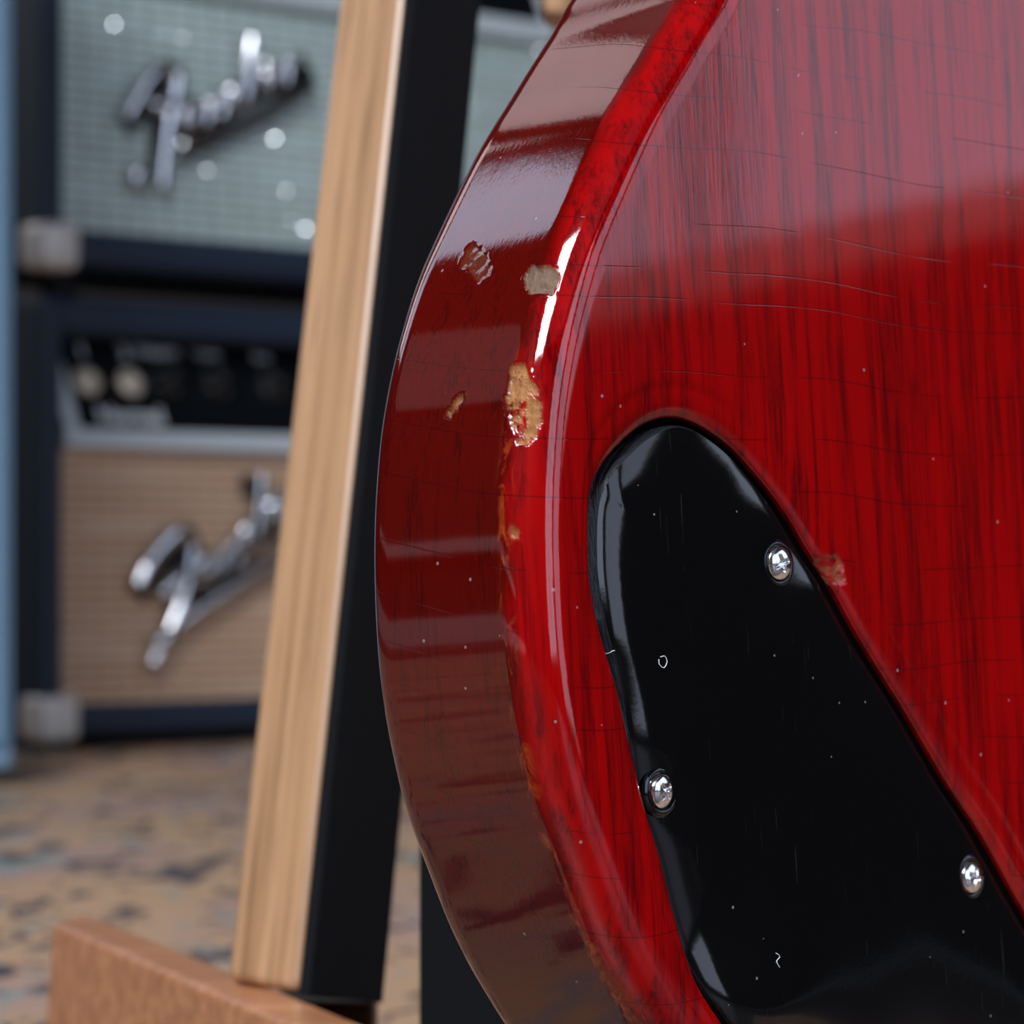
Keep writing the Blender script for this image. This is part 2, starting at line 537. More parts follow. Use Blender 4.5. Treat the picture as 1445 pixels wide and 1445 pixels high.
for lo, hi in (((-hl_ - .05, -ROOF_W / 2 - .05, -.03), (hl_ + .05, -ROOF_W / 2, .011)), ((-hl_ - .05, ROOF_W / 2, -.03), (hl_ + .05, ROOF_W / 2 + .05, .011)),
               ((-hl_ - .05, -ROOF_W / 2, -.03), (-hl_, ROOF_W / 2, .011)), ((hl_, -ROOF_W / 2, -.03), (hl_ + .05, ROOF_W / 2, .011))):
    box('frame_rail', lo, hi, WHITE_PAINT, roof, .004)
strip = structure(bpy.data.objects.new('added_strip_frame', None))  # frame round the added ceiling strip light
COL.objects.link(strip)
for lo, hi in (((-2.298, 2.86, 3.27), (-1.88, 2.90, 3.2995)), ((-2.298, 4.0, 3.27), (-1.88, 4.04, 3.2995)), ((-2.298, 2.90, 3.27), (-2.28, 4.0, 3.2995)), ((-1.905, 2.90, 3.27), (-1.88, 4.0, 3.2995))):
    box('frame_rail', lo, hi, WHITE_PAINT, strip, .004)
structure(box('baseboard_left', (R_['x0'], R_['y0'], -.008), (R_['x0'] + .015, R_['y1'], .11), WHITE_PAINT, None, .003))

# the rug on the floor
bm = bmesh.new()
add_box(bm, (-1.5, .47, -.008), (1.0, 3.4, 0.0), .003)
rug = bm_object('rug', bm, mat_rug())
rug['label'] = 'worn oriental rug with sandy pile and navy and teal motifs'
rug['category'] = 'rug'

# ------------------------------------------------------------------ amplifiers
YAW = math.radians(42)
AX = Vector((math.cos(YAW), math.sin(YAW), 0))
AY = Vector((-math.sin(YAW), math.cos(YAW), 0))
AMP_O = px(60, 790, 2.5)
AMP_O.z = 0

def amp_local(x, y, depth=0.0):
    """photo pixel to (across, up) on the amplifiers' front plane"""
    r = px(x, y, 1) - Vector((0, 0, CAM_H))
    o = AMP_O + AY * depth
    t = (o - Vector((0, 0, CAM_H))).dot(AY) / r.dot(AY)
    p = Vector((0, 0, CAM_H)) + r * t
    return (p - AMP_O).dot(AX), p.z

def stroke(bm, pix, z0, rad, flat=.7, depth=-.006, sides=10):
    pts = []
    for q in catmull([(a, b) for a, b in pix], 6):
        u, z = amp_local(q[0], q[1])
        pts.append((u, depth, z - z0))
    n = len(pts)
    rr = [rad * (1 if isinstance(rad, float) else 1) * (.75 + .25 * math.sin(math.pi * i / (n - 1))) for i in range(n)]
    add_tube(bm, pts, rr, sides, flat, up=(0, 1, 0))

def amplifier(label, width, depth, z_feet, z_bot, z_top, grille_z, trim_z, panel_top, grille_mat, badge, name='guitar_amplifier'):
    t = empty(name, label, 'amplifier', (AMP_O.x, AMP_O.y, z_feet), 'stacked guitar amplifiers')
    t.rotation_euler = (0, 0, YAW)
    zz = lambda z: z - z_feet
    fw = .021
    # tolex cabinet: frame of side, bottom and top boards around a recessed front
    bm = bmesh.new()
    add_box(bm, (0, 0, zz(z_bot)), (fw, depth, zz(z_top)), .006, 3)
    add_box(bm, (width - fw, 0, zz(z_bot)), (width, depth, zz(z_top)), .006, 3)
    add_box(bm, (fw * .4, .0, zz(z_bot)), (width - fw * .4, depth, zz(grille_z[0])), .009, 3)
    add_box(bm, (fw * .4, .002, zz(panel_top)), (width - fw * .4, depth, zz(z_top)), .008, 3)
    add_box(bm, (fw * .5, depth - .02, zz(z_bot) + .005), (width - fw * .5, depth - .004, zz(z_top) - .005))
    bm_object('cabinet', bm, TOLEX, t)
    # grille cloth on its baffle
    box('grille_cloth', (fw - .001, .006, zz(grille_z[0]) - .001), (width - fw + .001, .016, zz(grille_z[1])), grille_mat, t)
    # silver trim rail and slanted control panel
    y_b, y_t = -.002, .036
    tz0, tz1 = zz(trim_z[0]), zz(trim_z[1])
    pz = zz(panel_top) + .002
    bm = bmesh.new()
    add_box(bm, (fw - .001, y_b - .002, tz0), (width - fw + .001, .012, tz1), .002)
    bm_object('trim_rail', bm, SILVER_TRIM, t)
    for sx in (fw, width - fw - .013):
        bm = bmesh.new()
        add_hexa(bm, [(sx, y_b - .001, tz1 - .002), (sx + .013, y_b - .001, tz1 - .002), (sx + .013, y_b + .012, tz1 - .002), (sx, y_b + .012, tz1 - .002),
                      (sx, y_t - .004, pz), (sx + .013, y_t - .004, pz), (sx + .013, y_t + .01, pz), (sx, y_t + .01, pz)], .001)
        bm_object('trim_end', bm, SILVER_TRIM, t)
    bm = bmesh.new()
    add_hexa(bm, [(fw, y_b, tz1 - .001), (width - fw, y_b, tz1 - .001), (width - fw, y_b + .03, tz1 - .001), (fw, y_b + .03, tz1 - .001),
                  (fw, y_t, pz), (width - fw, y_t, pz), (width - fw, y_t + .02, pz), (fw, y_t + .02, pz)])
    panel = bm_object('control_panel', bm, PANEL_BLACK, t)
    up = Vector((0, y_t - y_b, pz - tz1 + .001)); Lp = up.length; up.normalize()
    right = Vector((1, 0, 0)); out = right.cross(up)          # towards the room
    base = Vector((0, y_b, tz1))
    def on_panel(x, s):
        m = Matrix((right, up, out)).transposed().to_4x4()
        m.translation = base + right * x + up * s
        return m
    xs = [amp_local(p, 540)[0] for p in (140, 201)]
    for x in xs:                                               # input jacks: nut, washer and dark hole
        bm = bmesh.new()
        add_lathe(bm, [(.0, .001), (.0035, .001), (.0036, .004), (.0075, .0045), (.0080, .003), (.0112, .0028), (.0118, 0.0)], 24, on_panel(x, Lp * .50))
        bm_object('input_jack', bm, NUT, panel, True)
    kx = [amp_local(p, 520)[0] for p in (252, 322, 400)] + [amp_local(400, 520)[0] + .07 * k for k in (1, 2, 3)]
    kx = [x for x in kx if x < width - fw - .02]
    for i, x in enumerate(kx):
        M = on_panel(x, Lp * .52)
        bm = bmesh.new()
        add_lathe(bm, [(.0, .017), (.0055, .017), (.0062, .0162), (.0068, .006), (.0125, .0035), (.0132, .0005), (.0132, 0.0)], 28, M)
        kb = bm_object('knob', bm, KNOB, t, True)
        bm = bmesh.new()
        add_lathe(bm, [(.0, .0182), (.0045, .0180), (.0050, .0168)], 20, M)
        bm_object('knob_cap', bm, KNOB, kb, True)
        bm = bmesh.new()
        for k in range(0, 10, 2):                                    # the numbers printed round the skirt
            a = math.radians(-150 + 33 * k + 90)
            for s in (0, 1):
                c = M @ Vector((.0108 * math.cos(a), .0108 * math.sin(a), .0046))
                add_box(bm, c - Vector((.0007, .0005, .0010)), c + Vector((.0007, .0005, .0010)))
        bm_object('skirt_marks', bm, IVORY, kb)
    def text(body, x, s, size, fat=.0003, name='panel_lettering'):
        cu = bpy.data.curves.new(name, 'FONT')
        cu.body = body; cu.size = size; cu.align_x = 'CENTER'; cu.align_y = 'CENTER'
        cu.extrude = .0002; cu.offset = fat
        cu.materials.append(IVORY)
        tmp = bpy.data.objects.new(name, cu)
        COL.objects.link(tmp)
        me = bpy.data.meshes.new_from_object(tmp.evaluated_get(bpy.context.evaluated_depsgraph_get()))
        bpy.data.objects.remove(tmp)
        o = bpy.data.objects.new(name, me)
        COL.objects.link(o)
        o.parent = panel
        m = on_panel(x, s); m.translation += out * .0006
        o.matrix_local = m
    for k, x in enumerate(xs):
        text(str(k + 1), x + .003, Lp * .83, .018, .0006)
    text('Normal', (xs[0] + xs[1]) / 2 + .012, Lp * .14, .020, .0007)
    for k, x in enumerate(kx[:3]):
        text(('Volume', 'Treble', 'Bass')[k], x, Lp * .86, (.014, .010, .010)[k], (.0005, .0002, .0002)[k])
    # nickel corners at the bottom
    for sx in (0, 1):
        for sy in (0, 1):
            X0, X1 = (-.0025, .036) if sx == 0 else (width - .036, width + .0025)
            Y0, Y1 = (-.0028, .034) if sy == 0 else (depth - .034, depth + .0025)
            bm = bmesh.new()
            add_box(bm, (X0, Y0, zz(z_bot) - .0025), (X1, Y1, zz(z_bot) + .036), .009, 4)
            bm_object('corner_protector', bm, CORNER, t, True)
    for fx in (.045, width - .045):
        for fy in (.045, depth - .045):
            bm = bmesh.new()
            add_lathe(bm, [(0, 0), (.013, 0), (.015, .002), (.017, zz(z_bot) + .0005)], 20, Matrix.Translation((fx, fy, 0)))
            bm_object('rubber_foot', bm, RUBBER, t, True)
    # script badge: one raised letter after another on a dark backing, with the tail under them
    strokes, backing = badge
    bg = bpy.data.objects.new('badge', None)
    COL.objects.link(bg)
    bg.parent = t
    for pts, rad in strokes:
        bm = bmesh.new()
        for p in (pts if isinstance(pts[0], list) else [pts]):
            stroke(bm, p, z_feet, rad)
        bm_object('letter', bm, CHROME, bg, True)
    bm = bmesh.new()
    for p, rad in backing:
        stroke(bm, p, z_feet, rad, .4, .002, 8)
    bm_object('badge_backing', bm, BLACK, bg)
    return t

UP_BADGE = ([
    ([[(173, 168), (187, 142), (205, 112), (226, 98), (243, 104), (241, 135), (233, 170), (227, 215), (222, 268)], [(205, 150), (228, 148), (250, 146)]], .0072),
    ([[(187, 268), (187, 248), (196, 235)]], .0055),
    ([[(254, 178), (272, 166), (268, 150), (256, 160), (257, 182), (274, 186)]], .0046),
    ([[(285, 180), (292, 142), (294, 165)], [(292, 152), (306, 132), (310, 150), (306, 168)]], .0048),
    ([[(352, 50), (347, 90), (342, 135), (348, 148)], [(340, 120), (324, 124), (322, 148), (338, 140)]], .0062),
    ([[(366, 124), (388, 108), (382, 92), (371, 106), (372, 128), (392, 126)]], .0045),
    ([[(398, 122), (402, 84), (404, 100)], [(402, 94), (414, 82), (424, 88)]], .0050),
    ([[(222, 268), (240, 220), (290, 200), (360, 165), (440, 122)]], .0034),
], [([(178, 176), (236, 120), (262, 176), (310, 156), (352, 126), (440, 106)], .013), ([(238, 225), (300, 200), (380, 158), (440, 122)], .006),
    ([(232, 130), (228, 250)], .011)])
LO_BADGE = ([
    ([[(190, 828), (205, 796), (226, 768), (250, 750), (266, 762), (264, 795), (258, 830), (240, 880), (208, 942)], [(222, 842), (242, 822), (262, 806)]], .0074),
    ([[(276, 812), (294, 800), (290, 785), (278, 796), (280, 820), (300, 826)]], .0046),
    ([[(306, 818), (312, 776), (314, 800)], [(313, 786), (328, 762), (334, 778), (330, 800)]], .0048),
    ([[(364, 668), (362, 700), (358, 760), (364, 772)], [(357, 740), (342, 746), (340, 772), (356, 764)]], .0060),
    ([[(372, 736), (392, 718), (388, 700), (376, 716), (378, 742), (398, 738)]], .0050),
    ([[(406, 730), (410, 690), (412, 706)], [(411, 698), (422, 684), (432, 690)]], .0050),
    ([[(208, 942), (246, 884), (300, 846), (360, 806), (430, 758)]], .0050),
    ([[(214, 912), (240, 890)], ], .0085),
], [([(194, 838), (250, 770), (276, 826), (320, 800), (360, 760), (430, 712)], .013), ([(248, 890), (300, 850), (370, 806), (430, 762)], .006),
    ([(264, 780), (256, 860)], .012), ([(352, 670), (352, 700)], .007)])

amp_low = amplifier('lower amplifier of the stack on the rug, brown grille cloth and black control panel', .46, .20, 0.0, .010, .356,
                    (.038, .240), (.238, .253), .326, GRILLE_BROWN, LO_BADGE)
amp_up = amplifier('upper amplifier of the stack, silver grey grille cloth, standing on the brown one', .56, .20, .356, .379, .79,
                   (.410, .610), (.608, .625), .72, GRILLE_SILVER, UP_BADGE)

# foil flecks added to the silver cloth, tilted to mirror the lights as glints, one part
rng = random.Random(4)
def amp_dir(v):
    v = v.normalized()
    return Vector((v.dot(AX), v.dot(AY), v.z))
bm = bmesh.new()
for k in range(600):
    x, z = rng.uniform(.03, .53), rng.uniform(.060, .248)
    P = AMP_O + AX * x + Vector((0, 0, z + .356))
    lit = ROOF_C if k % 3 else Vector((ROOM['x1'], .1, 1.4))
    nrm_ = (amp_dir(lit - P) + amp_dir(Vector((0, 0, CAM_H)) - P)).normalized()
    nrm_ = (nrm_ + Vector([rng.gauss(0, .2) for _ in range(3)])).normalized()
    r = rng.uniform(.0004, .0009)
    bmesh.ops.create_circle(bm, cap_ends=True, segments=8, radius=r, matrix=Matrix.Translation((x, .0035, z)) @ nrm_.to_track_quat('Z', 'Y').to_matrix().to_4x4())
    bmesh.ops.create_circle(bm, cap_ends=True, segments=8, radius=r, matrix=Matrix.Translation((x, .0048, z)) @ nrm_.to_track_quat('Z', 'Y').to_matrix().to_4x4())
fl = bm_object('foil_flecks', bm, FOIL, amp_up)
fl['kind'] = 'stuff'

# grey cloth cabinet at the edge of the frame
gx = px(24, 790, 2.14).x
cab = empty('speaker_cabinet', 'grey cloth covered speaker cabinet beside the amplifier stack', 'speaker', (gx, 2.14, 0))
cab.rotation_euler = (0, 0, YAW)
box('cabinet', (-.42, 0.002, .010), (0, .26, .80), GREY_CLOTH, cab, .006, 3)
box('front_cloth', (-.40, -.004, .03), (-.012, .004, .78), GREY_CLOTH, cab, .002)
for fx in (-.38, -.04):
    for fy in (.04, .22):
        bm = bmesh.new()
        add_lathe(bm, [(0, 0), (.016, 0), (.018, .0105)], 16, Matrix.Translation((fx, fy, 0)))
        bm_object('rubber_foot', bm, RUBBER, cab, True)

# ------------------------------------------------------------------ guitar stand
stand = empty('guitar_stand', 'oiled oak guitar stand with black foam pads behind the red guitar', 'guitar stand', (-.05, .76, 0))
SO = Vector(stand.location)
def sp(p):
    return Vector(p) - SO
# upright: three visible edges of the leaning post, the fourth completes the section
Lb, Lt = px(316, 1383, .765), px(475, 0, .84)
Mb, Mt = px(438, 1406, .745), px(586, 0, .82)
Rb, Rt = px(543, 1416, .766), px(681, 0, .842)
def extend(b, t, f):
    return b + (t - b) * f
EXT = 1.75
L2, M2, R2 = extend(Lb, Lt, EXT), extend(Mb, Mt, EXT), extend(Rb, Rt, EXT)
pad_n = (Rb - Mb).normalized()
w_in = (Rb - Mb) * .0
back_b, back_t = (Rb - Mb) * 1.0, (R2 - M2) * 1.0
th = (Mb - Lb).normalized()                                    # across the wood face
bm = bmesh.new()
add_hexa(bm, [sp(p) for p in (Lb, Mb - th * .0045, Mb - th * .0045 + back_b, Lb + back_b, L2, M2 - th * .0045, M2 - th * .0045 + back_t, L2 + back_t)], .0028, 4)
axis_q = (L2 - Lb).normalized().to_track_quat('Z', 'Y')
bm.transform(axis_q.to_matrix().to_4x4().inverted())            # the grain runs along the post
up1 = bm_object('upright', bm, OAK, stand)
up1.rotation_mode = 'QUATERNION'
up1.rotation_quaternion = axis_q
bm = bmesh.new()
add_hexa(bm, [sp(p) for p in (Mb - th * .0042 , Mb - th * .0006 , Rb - th * .0006, Rb - th * .0042, M2 - th * .0042, M2 - th * .0006, R2 - th * .0006, R2 - th * .0042)], .0004, 2)
bm_object('foam_pad', bm, FOAM, stand)
# foot beam running towards the camera
FA, FB = px(73, 1294, .897), px(404, 1436, .703)
FA.z = FB.z = .0490
fd = (FB - FA).normalized()
fs = Vector((-fd.y, fd.x, 0))
if fs.x < 0:
    fs = -fs
wF, skew = .0155, fd * -.021                                   # narrow beam, its far end cut on the slant
bm = bmesh.new()
lean = fd * -.012
add_hexa(bm, [sp(Vector((p.x, p.y, 0.0))) for p in (FA + lean, FB + fd * .02, FB + fd * .02 + fs * wF, FA + lean + skew + fs * wF)] +
         [sp(p) for p in (FA, FB + fd * .012, FB + fd * .012 + fs * wF, FA + skew + fs * wF)], .0022, 3)
bm_object('foot_beam', bm, FOOT_OAK, stand)
# second foam-faced post behind the guitar, the cross bar that joins the posts, the head rest
Q = px(592, 790, .70)
bm = bmesh.new()
add_box(bm, sp((Q.x, .700, .0)), sp((Q.x + .036, .712, .15)), .0006)
bm_object('foam_pad', bm, FOAM, stand)
Pb, Pt = Vector((Q.x + .006, .714, 0.0)), px(868, 0, .862)       # second post leans up behind the body to the head rest
Pt = Pb + (Pt - Pb) * 1.12
bm = bmesh.new()
vx, vy = Vector((.028, 0, 0)), Vector((0, .026, 0))
add_hexa(bm, [sp(p) for p in (Pb, Pb + vx, Pb + vx + vy, Pb + vy, Pt, Pt + vx, Pt + vx + vy, Pt + vy)], .002)
bm_object('upright', bm, OAK, stand)
bm = bmesh.new()
add_box(bm, sp((-.066, .772, .0)), sp((-.033, .795, .0438)), .002)
bm_object('cross_bar', bm, SHADED_OAK, stand)  # shade under the post is painted into this oak
hr = px(766, 18, .86)
bm = bmesh.new()
add_hexa(bm, [sp(p) for p in (hr + Vector((0, 0, -.001)), hr + Vector((.11, .01, -.012)), hr + Vector((.11, .03, -.012)), hr + Vector((0, .02, -.001)),
                               hr + Vector((-.003, .004, .05)), hr + Vector((.11, .014, .045)), hr + Vector((.11, .034, .045)), hr + Vector((-.003, .024, .05)))], .003, 3)
bm_object('head_rest', bm, OAK, stand)

# ------------------------------------------------------------------ the guitar
GA, GB = math.radians(44), math.radians(4.5)
nB = Vector((math.sin(GA) * math.cos(GB), -math.cos(GA) * math.cos(GB), math.sin(GB)))
e1 = Vector((math.cos(GA), math.sin(GA), 0))
uB = nB.cross(e1)
GO = px(800, 600, .505)
GT, GR = .0412, .0072                                           # body thickness, edge radius

def to_plane(x, y, w):
    r = px(x, y, 1) - Vector((0, 0, CAM_H))
    t = (GO + nB * w - Vector((0, 0, CAM_H))).dot(nB) / r.dot(nB)
    p = Vector((0, 0, CAM_H)) + r * t - GO
    return p.dot(e1), p.dot(uB)

def to_pixel(p, q, w):
    P = GO + e1 * p + uB * q + nB * w
    return 722.5 + P.x * F / P.y, HORIZON - (P.z - CAM_H) * F / P.y

def warp(p, q):
    """the slab has moved a little with age: a slight twist of the whole body"""
    return .12 * (max(-.02, min(.16, p)) - .03) * (max(-.12, min(.11, q)) + .02)

guitar = empty('electric_guitar', 'cherry red solid body electric guitar seen from its worn back, on the stand', 'guitar')
GM = Matrix((e1, uB, nB)).transposed().to_4x4()
GM.translation = GO
guitar.matrix_world = GM

SIL = [(790, 0), (770, 40), (740, 85), (700, 150), (668, 200), (640, 255), (600, 340), (575, 400), (548, 490), (535, 550), (525, 610), (518, 690),
       (515, 760), (516, 850), (522, 950), (535, 1040), (560, 1150), (590, 1230), (620, 1310), (650, 1370), (695, 1445)]
traced = [to_plane(x, y, -(GT - GR * .3)) for x, y in SIL]
PC = .165
left = [(.137, .262), (.132, .285), (.115, .297), (.090, .290), (.068, .268), (.057, .235), (.060, .200), (.071, .165), (.0765, .140), (.0735, .118), (.066, .1025)] + traced
pl, ql = traced[-1]
left += [(pl + .010, ql - .013), (.035, -.128), (.060, -.145), (.095, -.158), (.130, -.164)]
half = left + [(PC, -.166)] + [(2 * PC - p, q) for p, q in left[::-1]]
OUT = catmull(half, 40, closed=True)
OUT = resample(OUT, lambda q: .0004)
OUT = smooth_loop(OUT, 120)
OUT = resample(OUT, lambda q: .00042 if (q[0] < .085 and -.115 < q[1] < .112) else .003)
OUT = smooth_loop(OUT, 2)
ON = loop_normals(OUT)
if sum((np.roll(OUT, -1, 0)[:, 0] - OUT[:, 0]) * (np.roll(OUT, -1, 0)[:, 1] + OUT[:, 1])) > 0:
    OUT = OUT[::-1].copy()
    ON = loop_normals(OUT)
NO = len(OUT)

# chips and scars: outlines traced on the photograph, turned into relief on the body
CHIP_A = [(752, 377), (788, 378), (789, 391), (785, 404), (780, 412), (763, 414), (748, 412), (741, 400), (742, 387)]
CHIP_B = [(724, 515), (742, 515), (750, 537), (759, 550), (764, 568), (765, 589), (762, 603), (753, 620), (748, 628), (730, 626), (728, 613), (721, 599),
          (716, 582), (715, 566), (719, 543), (721, 526)]
GOUGE = [(632, 582), (640, 570), (652, 556), (655, 558), (648, 572), (634, 587)]
SCAR = [(650, 372), (660, 352), (672, 341), (678, 352), (690, 368), (692, 382), (678, 398), (668, 390), (662, 378)]
DENT = [(718, 745), (726, 743), (732, 750), (730, 760), (720, 760)]
EDGE_CHIP = [(1147, 796), (1158, 788), (1180, 784), (1190, 800), (1190, 822), (1170, 826), (1156, 812)]
MARKS = [(CHIP_A, .00055, 1.0, 1.0), (CHIP_B, .00075, 1.0, 0.0), (GOUGE, .0006, .55, 0.0), (SCAR, .0004, 0.10, 0.0), (DENT, .0004, .45, .0), (EDGE_CHIP, .0005, .45, .3)]
BB = [(min(p[0] for p in m[0]) - 8, max(p[0] for p in m[0]) + 8, min(p[1] for p in m[0]) - 8, max(p[1] for p in m[0]) + 8) for m in MARKS]

def wear(p, q, w):
    """(depth, bare, grey) of the damage at a body point"""
    x, y = to_pixel(p, q, w)
    for (poly, dep, bare, grey), b in zip(MARKS, BB):
        if b[0] < x < b[1] and b[2] < y < b[3]:
            nz = noise.noise(Vector((p, q, w)) * 900) * 3.5 + noise.noise(Vector((p, q, w)) * 2600) * 1.8
            d = poly_dist((x, y), poly) + nz
            if d < 2.5:
                k = max(0, min(1, (1.2 - d) / 2.0))
                rough = noise.noise(Vector((p, q, w)) * 700) * .6 + noise.noise(Vector((p, q, w)) * 1900) * .35
                pat = max(0, min(1, 1.35 + rough * 3.2)) if poly is CHIP_B else 1
                if poly is CHIP_B and y > 570 and x < 742:
                    pat = max(0, min(1, .35 + rough * 3))
                if poly is EDGE_CHIP:
                    pat = max(0, min(1, .6 + rough * 4))
                rim = -.00012 * max(0, 1 - abs(d - 1.5) / 1.5)
                return dep * k * (.75 + rough) + rim, bare * k * pat, grey
    return 0.0, 0.0, 0.0

rows = []                                                       # (inset from outline, height w, sideness 0..1)
rows.append((GR + .0015, -GT, 0))
for k in range(0, 11):
    a = math.pi / 2 * k / 10
    rows.append((GR * (1 - math.sin(a)), -GT + GR * (1 - math.cos(a)), min(1, k / 5)))
side_h = GT - 2 * GR
for k in range(1, 62):
    rows.append((0.0, -GT + GR + side_h * k / 62, 1))
for k in range(0, 31):
    a = math.pi / 2 * k / 30
    rows.append((GR * (1 - math.cos(a)), -GR + GR * math.sin(a), max(0, 1 - k / 9)))
rows.append((GR + .0006, 0.0, 0))
rows.append((GR + .0012, 0.0, 0))
verts, side_a, bare_a, grey_a, rub_a = [], [], [], [], []
vis = [(q[0] < .10 and -.115 < q[1] < .115) for q in OUT]
for j, (ins, w, sd) in enumerate(rows):
    for i in range(NO):
        p, q = OUT[i] - ON[i] * ins
        nx, ny, nw = ON[i][0], ON[i][1], 0
        if w > -GR - 1e-9:
            a = math.asin(max(-1, min(1, (w + GR) / GR)))
            nx, ny, nw = ON[i][0] * math.cos(a), ON[i][1] * math.cos(a), math.sin(a)
        dep, bare, grey = (0, 0, 0)
        if vis[i] and w > -GT + GR:
            dep, bare, grey = wear(p, q, w)
        verts.append((p - nx * dep, q - ny * dep, w - nw * dep + warp(p, q)))
        # the side colour wavers along its border with the back
        if 0 < sd < 1:
            sd2 = max(0, min(1, sd + .5 * noise.noise(Vector((p, q, w)) * 120)))
        else:
            sd2 = sd
        side_a.append(sd2); bare_a.append(bare); grey_a.append(grey)
        a_ = (w + GR) / GR
        rub = math.exp(-((a_ - .12) / .16) ** 2) if -.4 < a_ < 1 else 0
        rub *= max(0, min(1, (.012 - q) / .02)) * .9
        rub_a.append(rub)
faces = []
for j in range(len(rows) - 1):
    for i in range(NO):
        i2 = (i + 1) % NO
        faces.append((j * NO + i, j * NO + i2, (j + 1) * NO + i2, (j + 1) * NO + i))
faces.append(tuple(range(NO))[::-1])

# the cavity for the control cover
CAV = [(938, 588), (904, 600), (876, 623), (852, 650), (836, 678), (829, 713), (828, 758), (829, 810), (836, 854), (848, 903), (862, 948), (876, 1000), (885, 1043),
       (894, 1080), (908, 1139), (927, 1201), (939, 1250), (953, 1305), (967, 1358), (977, 1385), (998, 1420), (1016, 1445), (1060, 1505), (1140, 1590), (1260, 1660),
       (1400, 1690), (1520, 1660), (1570, 1590), (1565, 1500), (1515, 1395), (1445, 1277), (1412, 1218), (1381, 1166), (1343, 1111), (1312, 1059), (1277, 1000),
       (1253, 962), (1212, 896), (1174, 827), (1146, 785), (1122, 744), (1094, 702), (1063, 664), (1039, 637), (1008, 612), (973, 593)]
cav = catmull([to_plane(x, y, -.0012) for x, y in CAV], 12, closed=True)
cav = smooth_loop(resample(cav, lambda q: .0006), 12)
cav = resample(cav, lambda q: .0007)
def ccw(P):
    s = sum((np.roll(P, -1, 0)[:, 0] - P[:, 0]) * (np.roll(P, -1, 0)[:, 1] + P[:, 1]))
    return P[::-1].copy() if s > 0 else P
cav = ccw(cav)
CN = smooth_loop(loop_normals(cav), 12)
CN /= np.linalg.norm(CN, axis=1)[:, None]
NCV = len(cav)
DIST = np.array([np.min(np.linalg.norm(OUT - c, axis=1)) for c in cav]) - GR - .0036   # room left beside the rounded edge
LIPV = np.clip(DIST, .0012, .0066)
for _ in range(40):
    LIPV = np.minimum(LIPV, .25 * np.roll(LIPV, 1) + .5 * LIPV + .25 * np.roll(LIPV, -1))
LIP = .0066
lip_rows = [(LIP + .0012, 0.0), (LIP + .0006, 0.0)]
for k in range(0, 15):
    t = 1 - k / 14
    k_ = min(1, (1 - t) / .3)
    lip_rows.append((LIP * t, -.00022 * k_ * k_ * (3 - 2 * k_) - .0009 * (1 - t) ** 5))
lip_rows += [(-.0001, -.0016), (-.00015, -.0022)]
n_lip = len(lip_rows)
lip_rows += [(-.00015, -.0060)]
lip0 = len(verts)
for j, (off, w) in enumerate(lip_rows):
    for i in range(NCV):
        p, q = cav[i] + CN[i] * (off - LIP + LIPV[i] if off > LIP else off * LIPV[i] / LIP)
        dep, bare, grey = wear(p, q, w)
        verts.append((p, q, w - dep + warp(p, q)))
        side_a.append(0); bare_a.append(bare); grey_a.append(grey)
        rub_a.append(.0)
mat_i = [0] * len(faces)
for j in range(len(lip_rows) - 1):
    for i in range(NCV):
        i2 = (i + 1) % NCV
        a, b = lip0 + j * NCV, lip0 + (j + 1) * NCV
        faces.append((a + i, a + i2, b + i2, b + i))
        mat_i.append(1 if j >= n_lip - 1 else 0)
last = lip0 + (len(lip_rows) - 1) * NCV
faces.append(tuple(last + i for i in range(NCV)))
mat_i.append(1)
# the flat of the back between edge and cavity
ring_o = [(len(rows) - 1) * NO + i for i in range(NO)]
ring_i = [lip0 + i for i in range(NCV)]
ids = ring_o + ring_i
co = [Vector((verts[k][0], verts[k][1])) for k in ids]
edges = [(i, (i + 1) % NO) for i in range(NO)] + [(NO + i, NO + (i + 1) % NCV) for i in range(NCV)]
def inside(poly_np, pts):
    x, y = pts[:, 0], pts[:, 1]
    c = np.zeros(len(pts), bool)
    A, B = poly_np, np.roll(poly_np, -1, 0)
    for (ax, ay), (bx, by) in zip(A, B):
        hit = ((ay > y) != (by > y)) & (x < (bx - ax) * (y - ay) / (by - ay + 1e-18) + ax)
        c ^= hit
    return c
grid = np.array([(x + (.0015 if k % 2 else 0), y) for k, y in enumerate(np.arange(-.16, .29, .003)) for x in np.arange(-.02, .345, .003)])
grid = grid[inside(OUT - ON * (GR + .0028), grid) & ~inside(cav + CN * (LIPV[:, None] + .0028), grid)]
co += [Vector(c) for c in grid]
res = delaunay_2d_cdt(co, edges, [], 0, 1e-7)
vco, _, tris, orig_v = res[0], res[1], res[2], res[3]
for c in grid:
    ids.append(len(verts))
    verts.append((c[0], c[1], warp(*c)))
    side_a.append(0); bare_a.append(0); grey_a.append(0); rub_a.append(0)
cen = np.array([sum((vco[i] for i in t), Vector((0, 0))) / 3 for t in tris])
okt = inside(OUT - ON * (GR + .0012), cen) & ~inside(cav + CN * (LIPV[:, None] + .0012), cen)
for t, ok in zip(tris, okt):
    if ok:
        faces.append(tuple(ids[orig_v[i][0]] for i in t))
        mat_i.append(0)
body = mesh_object('body', verts, faces, None, guitar, True, [CHERRY, CAVITY_DARK], mat_i)
for nm, arr in (('side', side_a), ('bare', bare_a), ('grey', grey_a), ('rubbed', rub_a)):
    at = body.data.attributes.new(nm, 'FLOAT', 'POINT')
    at.data.foreach_set('value', np.array(arr, np.float32))
bm = bmesh.new()
bm.from_mesh(body.data)
bmesh.ops.recalc_face_normals(bm, faces=bm.faces)
bm.to_mesh(body.data)
bm.free()

